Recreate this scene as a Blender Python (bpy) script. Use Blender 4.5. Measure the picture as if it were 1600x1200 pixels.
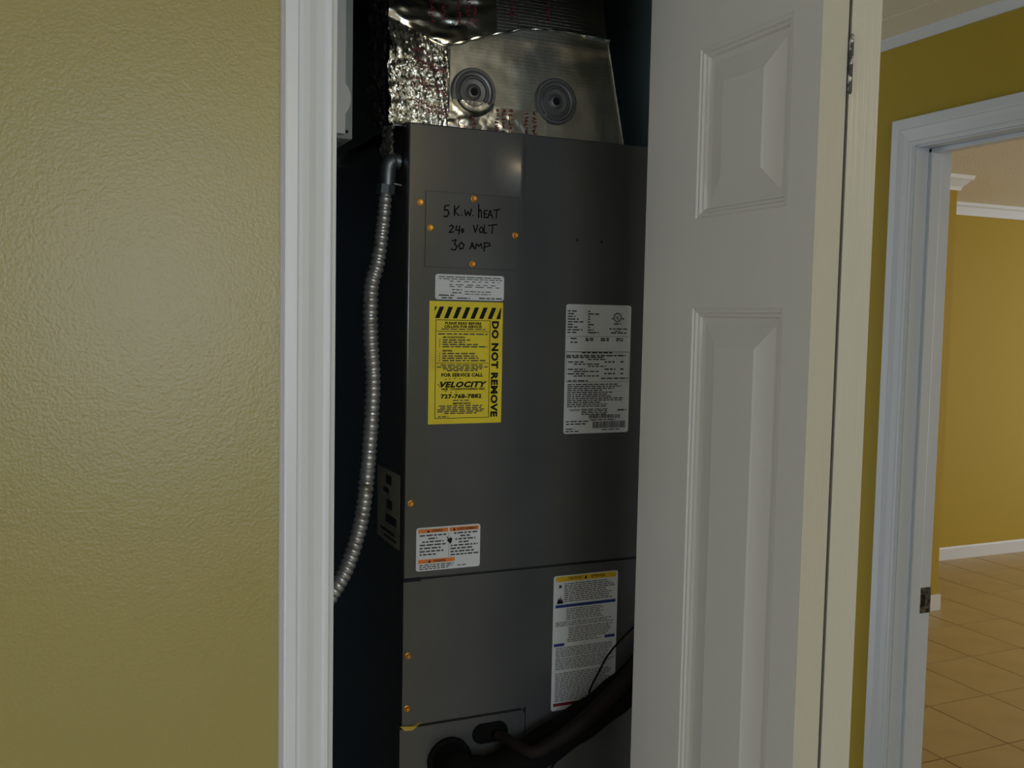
import bpy, bmesh, math, random
from mathutils import Vector, Matrix, noise

random.seed(7)
scn = bpy.context.scene
for o in list(bpy.data.objects):
    bpy.data.objects.remove(o, do_unlink=True)
col = scn.collection

# ------------------------------------------------------------------ camera, world, lights, exposure
CAM_H = 1.6
yaw, pitch, roll = math.radians(24.0), math.radians(3.93), math.radians(1.11)
fw = Vector((math.sin(yaw) * math.cos(pitch), math.cos(yaw) * math.cos(pitch), -math.sin(pitch)))
rt = Vector((math.cos(yaw), -math.sin(yaw), 0.0))
up = rt.cross(fw)
r2 = math.cos(roll) * rt + math.sin(roll) * up
u2 = -math.sin(roll) * rt + math.cos(roll) * up
cd = bpy.data.cameras.new('camera')
cd.sensor_width = 36.0
cd.lens = 36.0 * 1510 / 1600
cd.clip_start = 0.02
cam = bpy.data.objects.new('camera', cd)
M = Matrix((r2, u2, -fw)).transposed().to_4x4()
M.translation = Vector((0, 0, CAM_H))
cam.matrix_world = M
col.objects.link(cam)
scn.camera = cam

wd = bpy.data.worlds.new('world')
wd.use_nodes = True
wd.node_tree.nodes['Background'].inputs[0].default_value = (0.95, 0.975, 1.0, 1)
wd.node_tree.nodes['Background'].inputs[1].default_value = 1.20
scn.world = wd

def area(name, loc, rot, sx, sy, energy, color):
    l = bpy.data.lights.new(name, 'AREA')
    l.shape = 'RECTANGLE'; l.size = sx; l.size_y = sy
    l.energy = energy; l.color = color
    o = bpy.data.objects.new(name, l)
    o.location = loc; o.rotation_euler = rot
    col.objects.link(o)
    return o
# daylight entering through the window in the wall behind the camera
area('window_daylight', (0.35, -3.30, 1.62), (math.radians(90), 0, 0), 1.10, 1.05, 29, (0.70, 0.87, 1.0))
# warm area light added inside the far room; its source is unseen
area('far_room_warm_light', (6.4, 0.6, 1.5), (math.radians(90), 0, math.radians(40)), 1.6, 1.4, 27, (1.0, 0.81, 0.54))

vs = scn.view_settings
vs.view_transform = 'Standard'
vs.look = 'None'
vs.gamma = 1.0
vs.use_curve_mapping = False
vs.exposure = 0.0

# ------------------------------------------------------------------ materials
def mat(name, base, rough=0.5, metal=0.0, bump=None, vary=None, spec=0.5, emit=None, coat=0.0):
    m = bpy.data.materials.new(name)
    m.use_nodes = True
    nt = m.node_tree
    b = nt.nodes['Principled BSDF']
    b.inputs['Base Color'].default_value = (*base, 1)
    b.inputs['Roughness'].default_value = rough
    b.inputs['Metallic'].default_value = metal
    b.inputs['Specular IOR Level'].default_value = spec
    b.inputs['Coat Weight'].default_value = coat
    if emit:
        b.inputs['Emission Color'].default_value = (*emit[0], 1)
        b.inputs['Emission Strength'].default_value = emit[1]
    tc = nt.nodes.new('ShaderNodeTexCoord')
    if bump:                                           # list of (scale, strength, distance, stretch)
        prev = None
        for sc_, st, di, stretch in bump:
            mp = nt.nodes.new('ShaderNodeMapping')
            mp.inputs['Scale'].default_value = stretch
            nt.links.new(tc.outputs['Object'], mp.inputs['Vector'])
            n = nt.nodes.new('ShaderNodeTexNoise')
            n.inputs['Scale'].default_value = sc_
            n.inputs['Detail'].default_value = 3
            nt.links.new(mp.outputs[0], n.inputs['Vector'])
            bp = nt.nodes.new('ShaderNodeBump')
            bp.inputs['Strength'].default_value = st
            bp.inputs['Distance'].default_value = di
            nt.links.new(n.outputs['Fac'], bp.inputs['Height'])
            if prev:
                nt.links.new(prev.outputs[0], bp.inputs['Normal'])
            prev = bp
        nt.links.new(prev.outputs[0], b.inputs['Normal'])
    if vary:                                           # (scale, other colour, low, high)
        sc_, c2, lo, hi = vary
        n = nt.nodes.new('ShaderNodeTexNoise')
        n.inputs['Scale'].default_value = sc_
        n.inputs['Detail'].default_value = 4
        nt.links.new(tc.outputs['Object'], n.inputs['Vector'])
        r = nt.nodes.new('ShaderNodeValToRGB')
        r.color_ramp.elements[0].position = lo
        r.color_ramp.elements[0].color = (*base, 1)
        r.color_ramp.elements[1].position = hi
        r.color_ramp.elements[1].color = (*c2, 1)
        nt.links.new(n.outputs['Fac'], r.inputs[0])
        nt.links.new(r.outputs[0], b.inputs['Base Color'])
    return m
I3 = (1, 1, 1)
MT = {}
MT['wall'] = mat('khaki_wall_paint', (0.30, 0.255, 0.078), 0.34, bump=[(270, 0.15, 0.003, I3), (110, 0.07, 0.004, I3)], vary=(3, (0.315, 0.267, 0.085), 0.3, 0.7), spec=0.65)
MT['ochre'] = mat('ochre_wall_paint', (0.42, 0.308, 0.035), 0.6, spec=0.25, bump=[(140, 0.15, 0.003, I3)])
MT['white'] = mat('white_trim_paint', (0.66, 0.70, 0.785), 0.30, bump=[(60, 0.10, 0.002, (3, 3, 0.05))])
MT['door'] = mat('white_door_paint', (0.555, 0.555, 0.54), 0.34, bump=[(90, 0.06, 0.002, (3, 3, 0.12))])
MT['brushed'] = mat('brushed_white_paint', (0.50, 0.485, 0.43), 0.25, bump=[(160, 0.16, 0.002, (3, 3, 0.03))])
MT['caulk'] = mat('old_caulk', (0.50, 0.48, 0.50), 0.5)
MT['ceiling'] = mat('ceiling_board_paint', (0.90, 0.885, 0.80), 0.6)
MT['popcorn'] = mat('textured_ceiling', (0.74, 0.69, 0.56), 0.9, bump=[(90, 0.5, 0.006, I3)])
MT['tile'] = mat('tan_floor_tile', (0.47, 0.34, 0.15), 0.40, bump=[(30, 0.05, 0.002, I3)], vary=(5, (0.40, 0.29, 0.125), 0.35, 0.7))
MT['grout'] = mat('brown_grout', (0.13, 0.095, 0.055), 0.9)
MT['closet'] = mat('closet_wall_deep_shade', (0.07, 0.10, 0.12), 0.8)  # deep shade inside the closet is put into this dark colour
MT['closetblue'] = mat('closet_wall_blue_shade', (0.20, 0.30, 0.34), 0.8)  # lighter copy for the right closet wall, its fainter shade painted in
MT['steel'] = mat('grey_painted_steel', (0.078, 0.081, 0.084), 0.22, spec=0.7, bump=[(220, 0.05, 0.001, I3)], vary=(7, (0.068, 0.071, 0.075), 0.35, 0.65))
MT['foil'] = mat('aluminium_foil', (0.82, 0.80, 0.74), 0.24, metal=1.0, bump=[(40, 0.16, 0.005, I3), (130, 0.08, 0.003, I3)])
MT['dullfoil'] = mat('dull_grey_foil', (0.34, 0.33, 0.30), 0.38, metal=0.9, bump=[(60, 0.6, 0.006, I3)])  # darker, rougher foil than the bright tape
MT['cap'] = mat('grey_cap_metal', (0.17, 0.17, 0.175), 0.42, metal=0.5)
MT['black'] = mat('black_ink', (0.010, 0.010, 0.012), 0.7, spec=0.2)
MT['marker'] = mat('black_marker', (0.006, 0.006, 0.007), 0.7, spec=0.1)
MT['ink'] = mat('grey_print_ink', (0.045, 0.045, 0.05), 0.6)
MT['paper'] = mat('white_label_paper', (0.68, 0.70, 0.74), 0.5)
MT['dullpaper'] = mat('aged_label_paper', (0.55, 0.54, 0.48), 0.6, vary=(30, (0.36, 0.34, 0.30), 0.4, 0.7))
MT['yellow'] = mat('yellow_label_vinyl', (0.84, 0.67, 0.012), 0.45, vary=(14, (0.74, 0.54, 0.012), 0.5, 0.75))
MT['orange'] = mat('orange_print', (0.75, 0.20, 0.02), 0.5)
MT['amber'] = mat('amber_print', (0.70, 0.45, 0.02), 0.5)
MT['blue'] = mat('blue_print', (0.02, 0.045, 0.22), 0.5)
MT['red'] = mat('red_print', (0.22, 0.015, 0.025), 0.5)
MT['brass'] = mat('brass_screw', (0.62, 0.30, 0.06), 0.36, metal=1.0)
MT['galv'] = mat('galvanised_conduit', (0.50, 0.50, 0.53), 0.34, metal=0.75, vary=(38, (0.22, 0.18, 0.12), 0.60, 0.72))
MT['zinc'] = mat('zinc_connector', (0.16, 0.19, 0.22), 0.38, metal=0.8, bump=[(50, 0.2, 0.003, I3)])
MT['boxgrey'] = mat('grey_box_enamel', (0.20, 0.225, 0.235), 0.45)
MT['boxlid'] = mat('light_grey_lid_enamel', (0.42, 0.43, 0.46), 0.45)
MT['foam'] = mat('black_foam_insulation', (0.005, 0.005, 0.005), 0.9, spec=0.12, bump=[(60, 0.2, 0.004, I3)])
MT['copper'] = mat('dull_copper', (0.012, 0.008, 0.006), 0.7, spec=0.2)
MT['strike'] = mat('worn_strike_plate', (0.22, 0.21, 0.18), 0.45, metal=0.8, vary=(90, (0.05, 0.05, 0.05), 0.45, 0.6))
MT['hinge'] = mat('chipped_painted_hinge', (0.05, 0.05, 0.055), 0.45, metal=0.4, vary=(95, (0.62, 0.60, 0.57), 0.54, 0.60))
MT['scrap'] = mat('yellow_insulation', (0.50, 0.36, 0.05), 0.9)
MT['bulb'] = mat('lit_glass_dome', (0.9, 0.85, 0.7), 0.3, emit=((1.0, 0.80, 0.46), 150.0))
MT['floorhall'] = mat('hall_floor_tile', (0.58, 0.50, 0.38), 0.4)

def scrim():
    m = mat('foil_faced_duct_board', (0.50, 0.485, 0.43), 0.33, metal=1.0)
    nt = m.node_tree
    b = nt.nodes['Principled BSDF']
    tc = nt.nodes.new('ShaderNodeTexCoord')
    mp = nt.nodes.new('ShaderNodeMapping')
    mp.inputs['Rotation'].default_value = (math.radians(90), 0, 0)
    nt.links.new(tc.outputs['Object'], mp.inputs['Vector'])
    br = nt.nodes.new('ShaderNodeTexBrick')
    br.offset = 0.0
    br.inputs['Scale'].default_value = 1.0
    br.inputs['Brick Width'].default_value = 0.012
    br.inputs['Row Height'].default_value = 0.0055
    br.inputs['Mortar Size'].default_value = 0.0006
    nt.links.new(mp.outputs[0], br.inputs['Vector'])
    n = nt.nodes.new('ShaderNodeTexNoise')
    n.inputs['Scale'].default_value = 22
    nt.links.new(tc.outputs['Object'], n.inputs['Vector'])
    b1 = nt.nodes.new('ShaderNodeBump'); b1.inputs['Strength'].default_value = 0.35; b1.inputs['Distance'].default_value = 0.001
    nt.links.new(br.outputs['Fac'], b1.inputs['Height'])
    b2 = nt.nodes.new('ShaderNodeBump'); b2.inputs['Strength'].default_value = 0.25; b2.inputs['Distance'].default_value = 0.004
    nt.links.new(n.outputs['Fac'], b2.inputs['Height'])
    nt.links.new(b1.outputs[0], b2.inputs['Normal'])
    nt.links.new(b2.outputs[0], b.inputs['Normal'])
    return m
MT['scrim'] = scrim()

# ------------------------------------------------------------------ mesh helpers
class MB:
    def __init__(s):
        s.v = []; s.f = []
    def add(s, vs_, fs):
        k = len(s.v); s.v += [tuple(p) for p in vs_]; s.f += [tuple(i + k for i in f) for f in fs]; return s
    def box(s, x0, x1, y0, y1, z0, z1):
        return s.add([(x0, y0, z0), (x1, y0, z0), (x1, y1, z0), (x0, y1, z0), (x0, y0, z1), (x1, y0, z1), (x1, y1, z1), (x0, y1, z1)],
                     [(0, 3, 2, 1), (4, 5, 6, 7), (0, 1, 5, 4), (1, 2, 6, 5), (2, 3, 7, 6), (3, 0, 4, 7)])
    def cbox(s, x0, x1, y0, y1, z0, z1, c=0.0015):
        bm = bmesh.new(); bmesh.ops.create_cube(bm, size=1)
        for v in bm.verts:
            v.co = Vector((x0 + (v.co.x + .5) * (x1 - x0), y0 + (v.co.y + .5) * (y1 - y0), z0 + (v.co.z + .5) * (z1 - z0)))
        bmesh.ops.bevel(bm, geom=list(bm.edges), offset=c, segments=2, profile=0.5, affect='EDGES')
        bm.verts.index_update()
        s.add([v.co[:] for v in bm.verts], [[v.index for v in f.verts] for f in bm.faces]); bm.free(); return s
    def prism(s, poly, axis, a, b):
        """poly: list of (p, q), counter-clockwise; extruded along axis from a to b"""
        def P(p, q, t):
            return {'x': (t, p, q), 'y': (p, t, q), 'z': (p, q, t)}[axis]
        n = len(poly)
        return s.add([P(p, q, a) for p, q in poly] + [P(p, q, b) for p, q in poly],
                     [tuple(range(n))[::-1], tuple(range(n, 2 * n))] + [(i, (i + 1) % n, n + (i + 1) % n, n + i) for i in range(n)])
    def tube(s, pts, radii, seg=12, caps=True):
        pts = [Vector(p) for p in pts]; n = len(pts); k = len(s.v)
        nrm = None
        for i, p in enumerate(pts):
            t = (pts[min(i + 1, n - 1)] - pts[max(i - 1, 0)]).normalized()
            if nrm is None:
                nrm = t.orthogonal().normalized()
            nrm = (nrm - t * nrm.dot(t)).normalized(); bi = t.cross(nrm)
            r = radii[i] if hasattr(radii, '__len__') else radii
            for j in range(seg):
                a = 2 * math.pi * j / seg
                s.v.append(tuple(p + (nrm * math.cos(a) + bi * math.sin(a)) * r))
        for i in range(n - 1):
            for j in range(seg):
                s.f.append((k + i * seg + j, k + i * seg + (j + 1) % seg, k + (i + 1) * seg + (j + 1) % seg, k + (i + 1) * seg + j))
        if caps:
            s.f.append(tuple(k + j for j in range(seg))[::-1]); s.f.append(tuple(k + (n - 1) * seg + j for j in range(seg)))
        return s
    def lathe(s, prof, center, axis, seg=24):
        """prof: (radius, offset along axis) list"""
        ax = Vector(axis).normalized(); a1 = ax.orthogonal().normalized(); a2 = ax.cross(a1); c = Vector(center); k = len(s.v)
        for r, t in prof:
            for j in range(seg):
                a = 2 * math.pi * j / seg
                s.v.append(tuple(c + ax * t + (a1 * math.cos(a) + a2 * math.sin(a)) * r))
        for i in range(len(prof) - 1):
            for j in range(seg):
                s.f.append((k + i * seg + j, k + i * seg + (j + 1) % seg, k + (i + 1) * seg + (j + 1) % seg, k + (i + 1) * seg + j))
        s.f.append(tuple(k + j for j in range(seg))[::-1]); s.f.append(tuple(k + (len(prof) - 1) * seg + j for j in range(seg)))
        return s
    def build(s, name, material, parent=None, smooth=False, loc=(0, 0, 0), rotz=0.0):
        me = bpy.data.meshes.new(name); me.from_pydata(s.v, [], s.f); me.update()
        bm = bmesh.new(); bm.from_mesh(me); bmesh.ops.recalc_face_normals(bm, faces=bm.faces); bm.to_mesh(me); bm.free()
        if smooth:
            me.polygons.foreach_set('use_smooth', [True] * len(me.polygons))
            me.set_sharp_from_angle(angle=math.radians(38))
        me.materials.append(MT[material] if isinstance(material, str) else material)
        o = bpy.data.objects.new(name, me); o.location = loc; o.rotation_euler = (0, 0, rotz)
        col.objects.link(o)
        if parent: o.parent = parent
        return o

def tag(o, label, cat=None, group=None, kind=None):
    o['label'] = label
    if cat: o['category'] = cat
    if group: o['group'] = group
    if kind: o['kind'] = kind
    return o
def empty(name, label, cat=None, kind=None, loc=(0, 0, 0)):
    o = bpy.data.objects.new(name, None); o.empty_display_size = 0.05; o.location = loc; col.objects.link(o)
    return tag(o, label, cat, kind=kind)
def struct(mb, name, material, label, parent=None):
    o = mb.build(name, material, parent)
    if not parent: tag(o, label, kind='structure')
    return o
def smooth_path(pts, n):
    """Catmull-Rom through pts, n samples"""
    P = [Vector(p) for p in pts]; P = [2 * P[0] - P[1]] + P + [2 * P[-1] - P[-2]]; out = []; m = len(P) - 3
    for i in range(n):
        t = i / (n - 1) * m; k = min(int(t), m - 1); t -= k; a, b, c, d = P[k:k + 4]
        out.append(0.5 * (2 * b + (c - a) * t + (2 * a - 5 * b + 4 * c - d) * t * t + (3 * b - a - 3 * c + d) * t ** 3))
    return out

# ------------------------------------------------------------------ the setting: hall shell
YW, YB = 1.10, 1.215                   # closet wall, front and back
XR, XR2 = 1.85, 1.967                  # wall on the right, hall side and far side
ZC = 2.306                             # hall ceiling
ZC2 = 2.42                             # far room and closet ceiling
w = MB()
w.box(-3.0, 0.246, YW, YB, 0, ZC2)
w.box(0.909, 1.0, YW, YB, 0, ZC2)
w.box(0.246, 0.909, YW, YB, 2.10, ZC2)
struct(w, 'wall_front', 'wall', 'khaki painted textured wall that the closet opening is cut into')
struct(MB().box(0.10, 0.17, YB, 2.25, 0, ZC2), 'wall_closet_left', 'closet', 'inner closet wall left of the air handler, coloured dark for its shade')
struct(MB().box(0.95, 1.0, YB, 2.25, 0, ZC2), 'wall_closet_right', 'closetblue', 'inner closet wall right of the air handler, coloured for its fainter shade')
struct(MB().box(0.10, 1.0, 2.25, 2.32, 0, ZC2), 'wall_closet_back', 'closet', 'back wall of the closet, coloured dark for its shade')
struct(MB().box(0.10, 1.0, YW, 2.32, ZC2, ZC2 + 0.04), 'ceiling_closet', 'closet', 'closet ceiling, coloured dark for its shade')
w = MB()
w.box(XR, XR2, 1.793, 3.2, 0, ZC2)
w.box(XR, XR2, -3.2, 0.941, 0, ZC2)
w.box(XR, XR2, 0.941, 1.793, 2.049, ZC2)
struct(w, 'wall_right', 'ochre', 'ochre painted hall wall with the open doorway')
struct(MB().box(1.0, XR, 3.1, 3.2, 0, ZC2), 'wall_hall_end', 'ochre', 'ochre wall at the end of the hall')
w = MB()
w.box(-3.0, -0.25, -3.3, -3.2, 0, ZC2); w.box(0.95, XR2, -3.3, -3.2, 0, ZC2)
w.box(-0.25, 0.95, -3.3, -3.2, 0, 1.05); w.box(-0.25, 0.95, -3.3, -3.2, 2.19, ZC2)
struct(w, 'wall_back', 'wall', 'khaki wall with a window behind the viewer')
wf = MB()
for a in ((-0.25, -0.20, 1.05, 2.19), (0.90, 0.95, 1.05, 2.19), (-0.20, 0.90, 1.05, 1.09), (-0.20, 0.90, 2.15, 2.19)):
    wf.box(a[0], a[1], -3.26, -3.20, a[2], a[3])
struct(wf, 'window_1', 'white', 'white window frame in the wall behind the viewer')

# hall ceiling: painted boards with open joints
ceil = struct(MB().box(-3.0, XR2, -3.3, YW, ZC + 0.012, ZC + 0.04).box(1.0, XR2, YW, 3.2, ZC + 0.012, ZC + 0.04), 'ceiling', 'ceiling', 'off-white boarded hall ceiling')
pb_long = MB().cbox(0, 0.127, -3.2, 3.1, 0, 0.0125, 0.0018).build('plank', 'ceiling', ceil)
pb_short = MB().cbox(0, 0.127, -3.2, YW - 0.002, 0, 0.0125, 0.0018).build('plank', 'ceiling', ceil)
pb_long.location = (1.708, 0, ZC); pb_short.location = (1.708 - 6 * 0.13, 0, ZC)
for k in range(1, 17):
    src = pb_long if k < 6 else pb_short
    if k == 6: continue
    c = src.copy(); col.objects.link(c); c.parent = ceil; c.location = (1.708 - k * 0.13, 0, ZC)
cr = MB().prism([(XR, 2.285), (XR, ZC), (XR - 0.022, ZC), (XR - 0.022, ZC - 0.004), (XR - 0.006, 2.285)], 'y', -3.2, 3.1)
struct(cr, 'trim_3', 'white', 'white strip where the hall ceiling meets the ochre wall')

# floors
struct(MB().box(-3.0, XR2 - 0.02, -3.3, 3.2, -0.05, 0), 'floor', 'floorhall', 'tan hall floor')
fl = struct(MB().box(XR2 - 0.02, 7.4, -0.6, 5.2, -0.05, -0.007), 'floor_far_room', 'grout', 'tan tiled floor with dark joints in the room beyond the doorway')
tile = None
for i in range(-3, 11):
    for j in range(-3, 7):
        x0 = 2.903 + i * 0.3445; y0 = 2.525 + j * 0.382
        x1, y1 = x0 + 0.3385, y0 + 0.376
        if x0 < 1.95 or x1 > 6.6 or y0 > 4.75: continue
        if tile is None:
            tile = MB().cbox(0, 0.3385, 0, 0.376, -0.012, 0, 0.0007).build('tile', 'tile', fl); c = tile
        else:
            c = tile.copy(); col.objects.link(c); c.parent = fl
        c.location = (x0, y0, random.uniform(-0.0006, 0.0003))

# far room
struct(MB().box(XR2, 7.4, -0.7, -0.6, 0, ZC2), 'wall_far_near', 'ochre', 'ochre near wall of the room beyond the doorway')
struct(MB().box(4.40, 7.4, 4.756, 4.86, 0, ZC2), 'wall_far', 'ochre', 'ochre back wall of the room beyond the doorway')
struct(MB().box(XR2, 4.40, 3.92, 4.86, 0, ZC2), 'wall_far_return', 'ochre', 'ochre wall corner jutting out inside the far room')
struct(MB().box(XR2, 7.4, -0.6, 4.86, ZC2, ZC2 + 0.04), 'ceiling_far_room', 'popcorn', 'textured ceiling of the room beyond the doorway')
def crown_poly(p, sgn):
    return [(p, 2.342), (p + sgn * 0.012, 2.342), (p + sgn * 0.018, 2.362), (p + sgn * 0.045, 2.392), (p + sgn * 0.058, 2.400), (p + sgn * 0.062, ZC2), (p, ZC2)]
# crown on the back wall (profile in y,z extruded along x)
struct(MB().prism(crown_poly(4.756, -1), 'x', 4.40, 7.4), 'trim_4', 'white', 'white crown moulding along the far back wall')
c1 = MB()
prof = crown_poly(0, 1)
A = [(XR2, 3.92 - d, z) for d, z in prof]; B = [(4.40 + d, 3.92 - d, z) for d, z in prof]; C = [(4.40 + d, 4.756 - 0.0, z) for d, z in prof]
n = len(prof)
c1.add(A + B + C, [(i, (i + 1) % n, n + (i + 1) % n, n + i) for i in range(n)] + [(n + i, n + (i + 1) % n, 2 * n + (i + 1) % n, 2 * n + i) for i in range(n)] + [tuple(range(n))])
struct(c1, 'trim_5', 'white', 'white crown moulding mitred round the wall corner of the far room')
struct(MB().prism([(4.756, 0), (4.756, 0.088), (4.750, 0.088), (4.743, 0.078), (4.742, 0)], 'x', 4.414, 7.4), 'baseboard_far', 'white', 'white baseboard along the far back wall')
struct(MB().box(XR2, 4.414, 3.906, 3.92, 0, 0.088).box(4.40, 4.414, 3.92, 4.756, 0, 0.088), 'baseboard_corner', 'white', 'white baseboard round the wall corner of the far room')

# ------------------------------------------------------------------ casings
def casing_piece(which, prof, lo, hi, ztop, plane, fixed, sgn):
    """U-shaped casing with mitred corners. prof: (u outward from the opening, thickness). plane 'x' = in the wall y=fixed, 'y' = in the wall x=fixed"""
    mb = MB()
    def P(a, z, t):
        return (a, fixed + sgn * t, z) if plane == 'x' else (fixed + sgn * t, a, z)
    if which == 'low': E0 = [P(lo - u, 0, t) for u, t in prof]; E1 = [P(lo - u, ztop + u, t) for u, t in prof]
    elif which == 'high': E0 = [P(hi + u, 0, t) for u, t in prof]; E1 = [P(hi + u, ztop + u, t) for u, t in prof]
    else: E0 = [P(lo - u, ztop + u, t) for u, t in prof]; E1 = [P(hi + u, ztop + u, t) for u, t in prof]
    n = len(prof)
    mb.add(E0 + E1, [(i, (i + 1) % n, n + (i + 1) % n, n + i) for i in range(n)] + [tuple(range(n)), tuple(range(n, 2 * n))])
    return mb
profA = [(0, 0), (0, 0.008), (0.003, 0.0105), (0.007, 0.0105), (0.010, 0.0085), (0.020, 0.0105), (0.028, 0.0140), (0.036, 0.0155), (0.040, 0.0145), (0.0415, 0.0165), (0.0525, 0.0165), (0.0545, 0.0150), (0.0545, 0)]
trim1 = empty('trim_1', 'white colonial casing and jamb framing the closet opening', kind='structure')
casing_piece('low', profA, 0.2602, 0.897, 2.088, 'x', YW, -1).build('casing_leg', 'white', trim1)
casing_piece('high', profA, 0.2602, 0.897, 2.088, 'x', YW, -1).build('casing_leg', 'white', trim1)
casing_piece('head', profA, 0.2602, 0.897, 2.088, 'x', YW, -1).build('casing_head', 'white', trim1)
MB().cbox(0.246, 0.2658, YW - 0.002, YB, 0, 2.10, 0.001).build('jamb', 'white', trim1)
MB().cbox(0.8915, 0.909, YW - 0.002, YB, 0, 2.10, 0.001).build('jamb', 'white', trim1)
MB().box(0.2635, 0.8915, YW, YB, 2.082, 2.10).build('jamb_head', 'white', trim1)
MB().tube([(0.2055, YW - 0.001, 0), (0.2058, YW - 0.001, 1.1), (0.2062, YW - 0.001, 2.1)], 0.0036, 6).build('caulk_bead', 'caulk', trim1)

profB = [(0, 0), (0, 0.008), (0.003, 0.0098), (0.009, 0.0098), (0.012, 0.0085), (0.030, 0.0100), (0.040, 0.0118), (0.044, 0.0112), (0.046, 0.0125), (0.066, 0.0125), (0.0680, 0.0112), (0.0680, 0)]
trim2 = empty('trim_2', 'white casing and jamb around the doorway in the ochre wall', kind='structure')
LO, HI = 0.960, 1.7745
for q in ('low', 'high'):
    casing_piece(q, profB, LO - 0.005, HI + 0.003, 2.034, 'y', XR, -1).build('casing_leg', 'white', trim2)
casing_piece('head', profB, LO - 0.005, HI + 0.003, 2.034, 'y', XR, -1).build('casing_head', 'white', trim2)
MB().cbox(XR - 0.001, XR2, HI, HI + 0.018, 0, 2.048, 0.001).build('jamb', 'white', trim2)
MB().cbox(XR - 0.001, XR2, LO - 0.018, LO, 0, 2.048, 0.001).build('jamb', 'white', trim2)
MB().box(XR - 0.001, XR2, LO, HI, 2.030, 2.048).build('jamb_head', 'white', trim2)
MB().cbox(1.890, 1.923, HI - 0.011, HI, 0, 2.030, 0.002).build('door_stop', 'white', trim2)
MB().cbox(1.890, 1.923, LO, HI, 2.019, 2.030, 0.002).build('door_stop', 'white', trim2)
sp = MB().cbox(1.930, 1.968, HI - 0.002, HI + 0.001, 0.871, 0.937, 0.0008).build('strike_plate', 'strike', trim2)
sp['label'] = 'worn dark metal strike plate on the jamb'
MB().box(1.936, 1.948, HI - 0.0026, HI - 0.0018, 0.889, 0.920).build('latch_hole', 'black', sp)

# ------------------------------------------------------------------ folded closet door
LW, LT, LH0, LH1 = 0.338, 0.035, 0.020, 2.068
def make_leaf(name, parent, loc, rotz, edge_mat):
    mb = MB()
    pan = [(0.046, 0.220, 1.7285, 1.939), (0.046, 0.220, 0.930, 1.617), (0.046, 0.220, 0.250, 0.815)]
    rings = [(0, 0), (0.0025, 0.0016), (0.0055, 0.0016), (0.0075, 0.0042), (0.0105, 0.0046), (0.0125, 0.0078), (0.0175, 0.0085), (0.0200, 0.0085), (0.0455, 0.0018), (0.0490, 0.0006), (0.0510, 0.0006)]
    for face in (0, 1):
        X = lambda d: d if face == 0 else LT - d
        ys = [0, pan[0][0], pan[0][1], LW]
        zs = sorted({LH0, LH1} | {p[2] for p in pan} | {p[3] for p in pan})
        for i in range(3):
            for j in range(len(zs) - 1):
                if i == 1 and any(abs(zs[j] - p[2]) < 1e-6 for p in pan): continue
                mb.add([(X(0), ys[i], zs[j]), (X(0), ys[i + 1], zs[j]), (X(0), ys[i + 1], zs[j + 1]), (X(0), ys[i], zs[j + 1])], [(0, 1, 2, 3)])
        for y0, y1, z0, z1 in pan:
            R = [[(X(d), y0 + q, z0 + q), (X(d), y1 - q, z0 + q), (X(d), y1 - q, z1 - q), (X(d), y0 + q, z1 - q)] for q, d in rings]
            vs_ = [p for r in R for p in r]; fs = []
            for k in range(len(R) - 1):
                for e in range(4):
                    fs.append((4 * k + e, 4 * k + (e + 1) % 4, 4 * k + 4 + (e + 1) % 4, 4 * k + 4 + e))
            k = 4 * (len(R) - 1); fs.append((k, k + 1, k + 2, k + 3))
            mb.add(vs_, fs)
    mb.add([(0, 0, LH0), (LT, 0, LH0), (LT, 0, LH1), (0, 0, LH1)], [(0, 1, 2, 3)])
    mb.add([(0, LW, LH0), (LT, LW, LH0), (LT, LW, LH1), (0, LW, LH1)], [(0, 1, 2, 3)])
    mb.add([(0, 0, LH1), (LT, 0, LH1), (LT, LW, LH1), (0, LW, LH1)], [(0, 1, 2, 3)])
    mb.add([(0, 0, LH0), (LT, 0, LH0), (LT, LW, LH0), (0, LW, LH0)], [(0, 1, 2, 3)])
    me = bpy.data.meshes.new(name); me.from_pydata(mb.v, [], mb.f); me.update()
    bm = bmesh.new(); bm.from_mesh(me); bmesh.ops.remove_doubles(bm, verts=bm.verts, dist=1e-5)
    bmesh.ops.recalc_face_normals(bm, faces=bm.faces)
    for f in bm.faces:
        c = f.calc_center_median()
        if abs(f.normal.y) > 0.99 and c.y < 1e-4: f.material_index = 1
    bm.to_mesh(me); bm.free()
    me.materials.append(MT['door']); me.materials.append(MT[edge_mat])
    o = bpy.data.objects.new(name, me); col.objects.link(o); o.parent = parent
    o.location = loc; o.rotation_euler = (0, 0, rotz)
    return o
door1 = empty('door_1', 'white panelled bifold closet door folded open at the right of the opening', kind='structure')
make_leaf('leaf', door1, (0.7105, 0.8155, 0), 0, 'brushed')
make_leaf('leaf', door1, (0.7500, 0.8155, 0), math.radians(-12), 'brushed')
for zc in (1.875, 1.02, 0.20):
    h = MB()
    for k in range(5):
        h.tube([(0.7478, 0.8124, zc - 0.030 + k * 0.012 + 0.0004), (0.7478, 0.8124, zc - 0.030 + (k + 1) * 0.012 - 0.0004)], 0.0024, 10)
    h.tube([(0.7478, 0.8124, zc - 0.031), (0.7478, 0.8124, zc + 0.031)], 0.0016, 8)
    h.build('hinge', 'hinge', door1, smooth=True)
MB().box(0.2635, 0.8915, 1.140, 1.165, 2.072, 2.082).build('track', 'zinc', door1)

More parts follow.
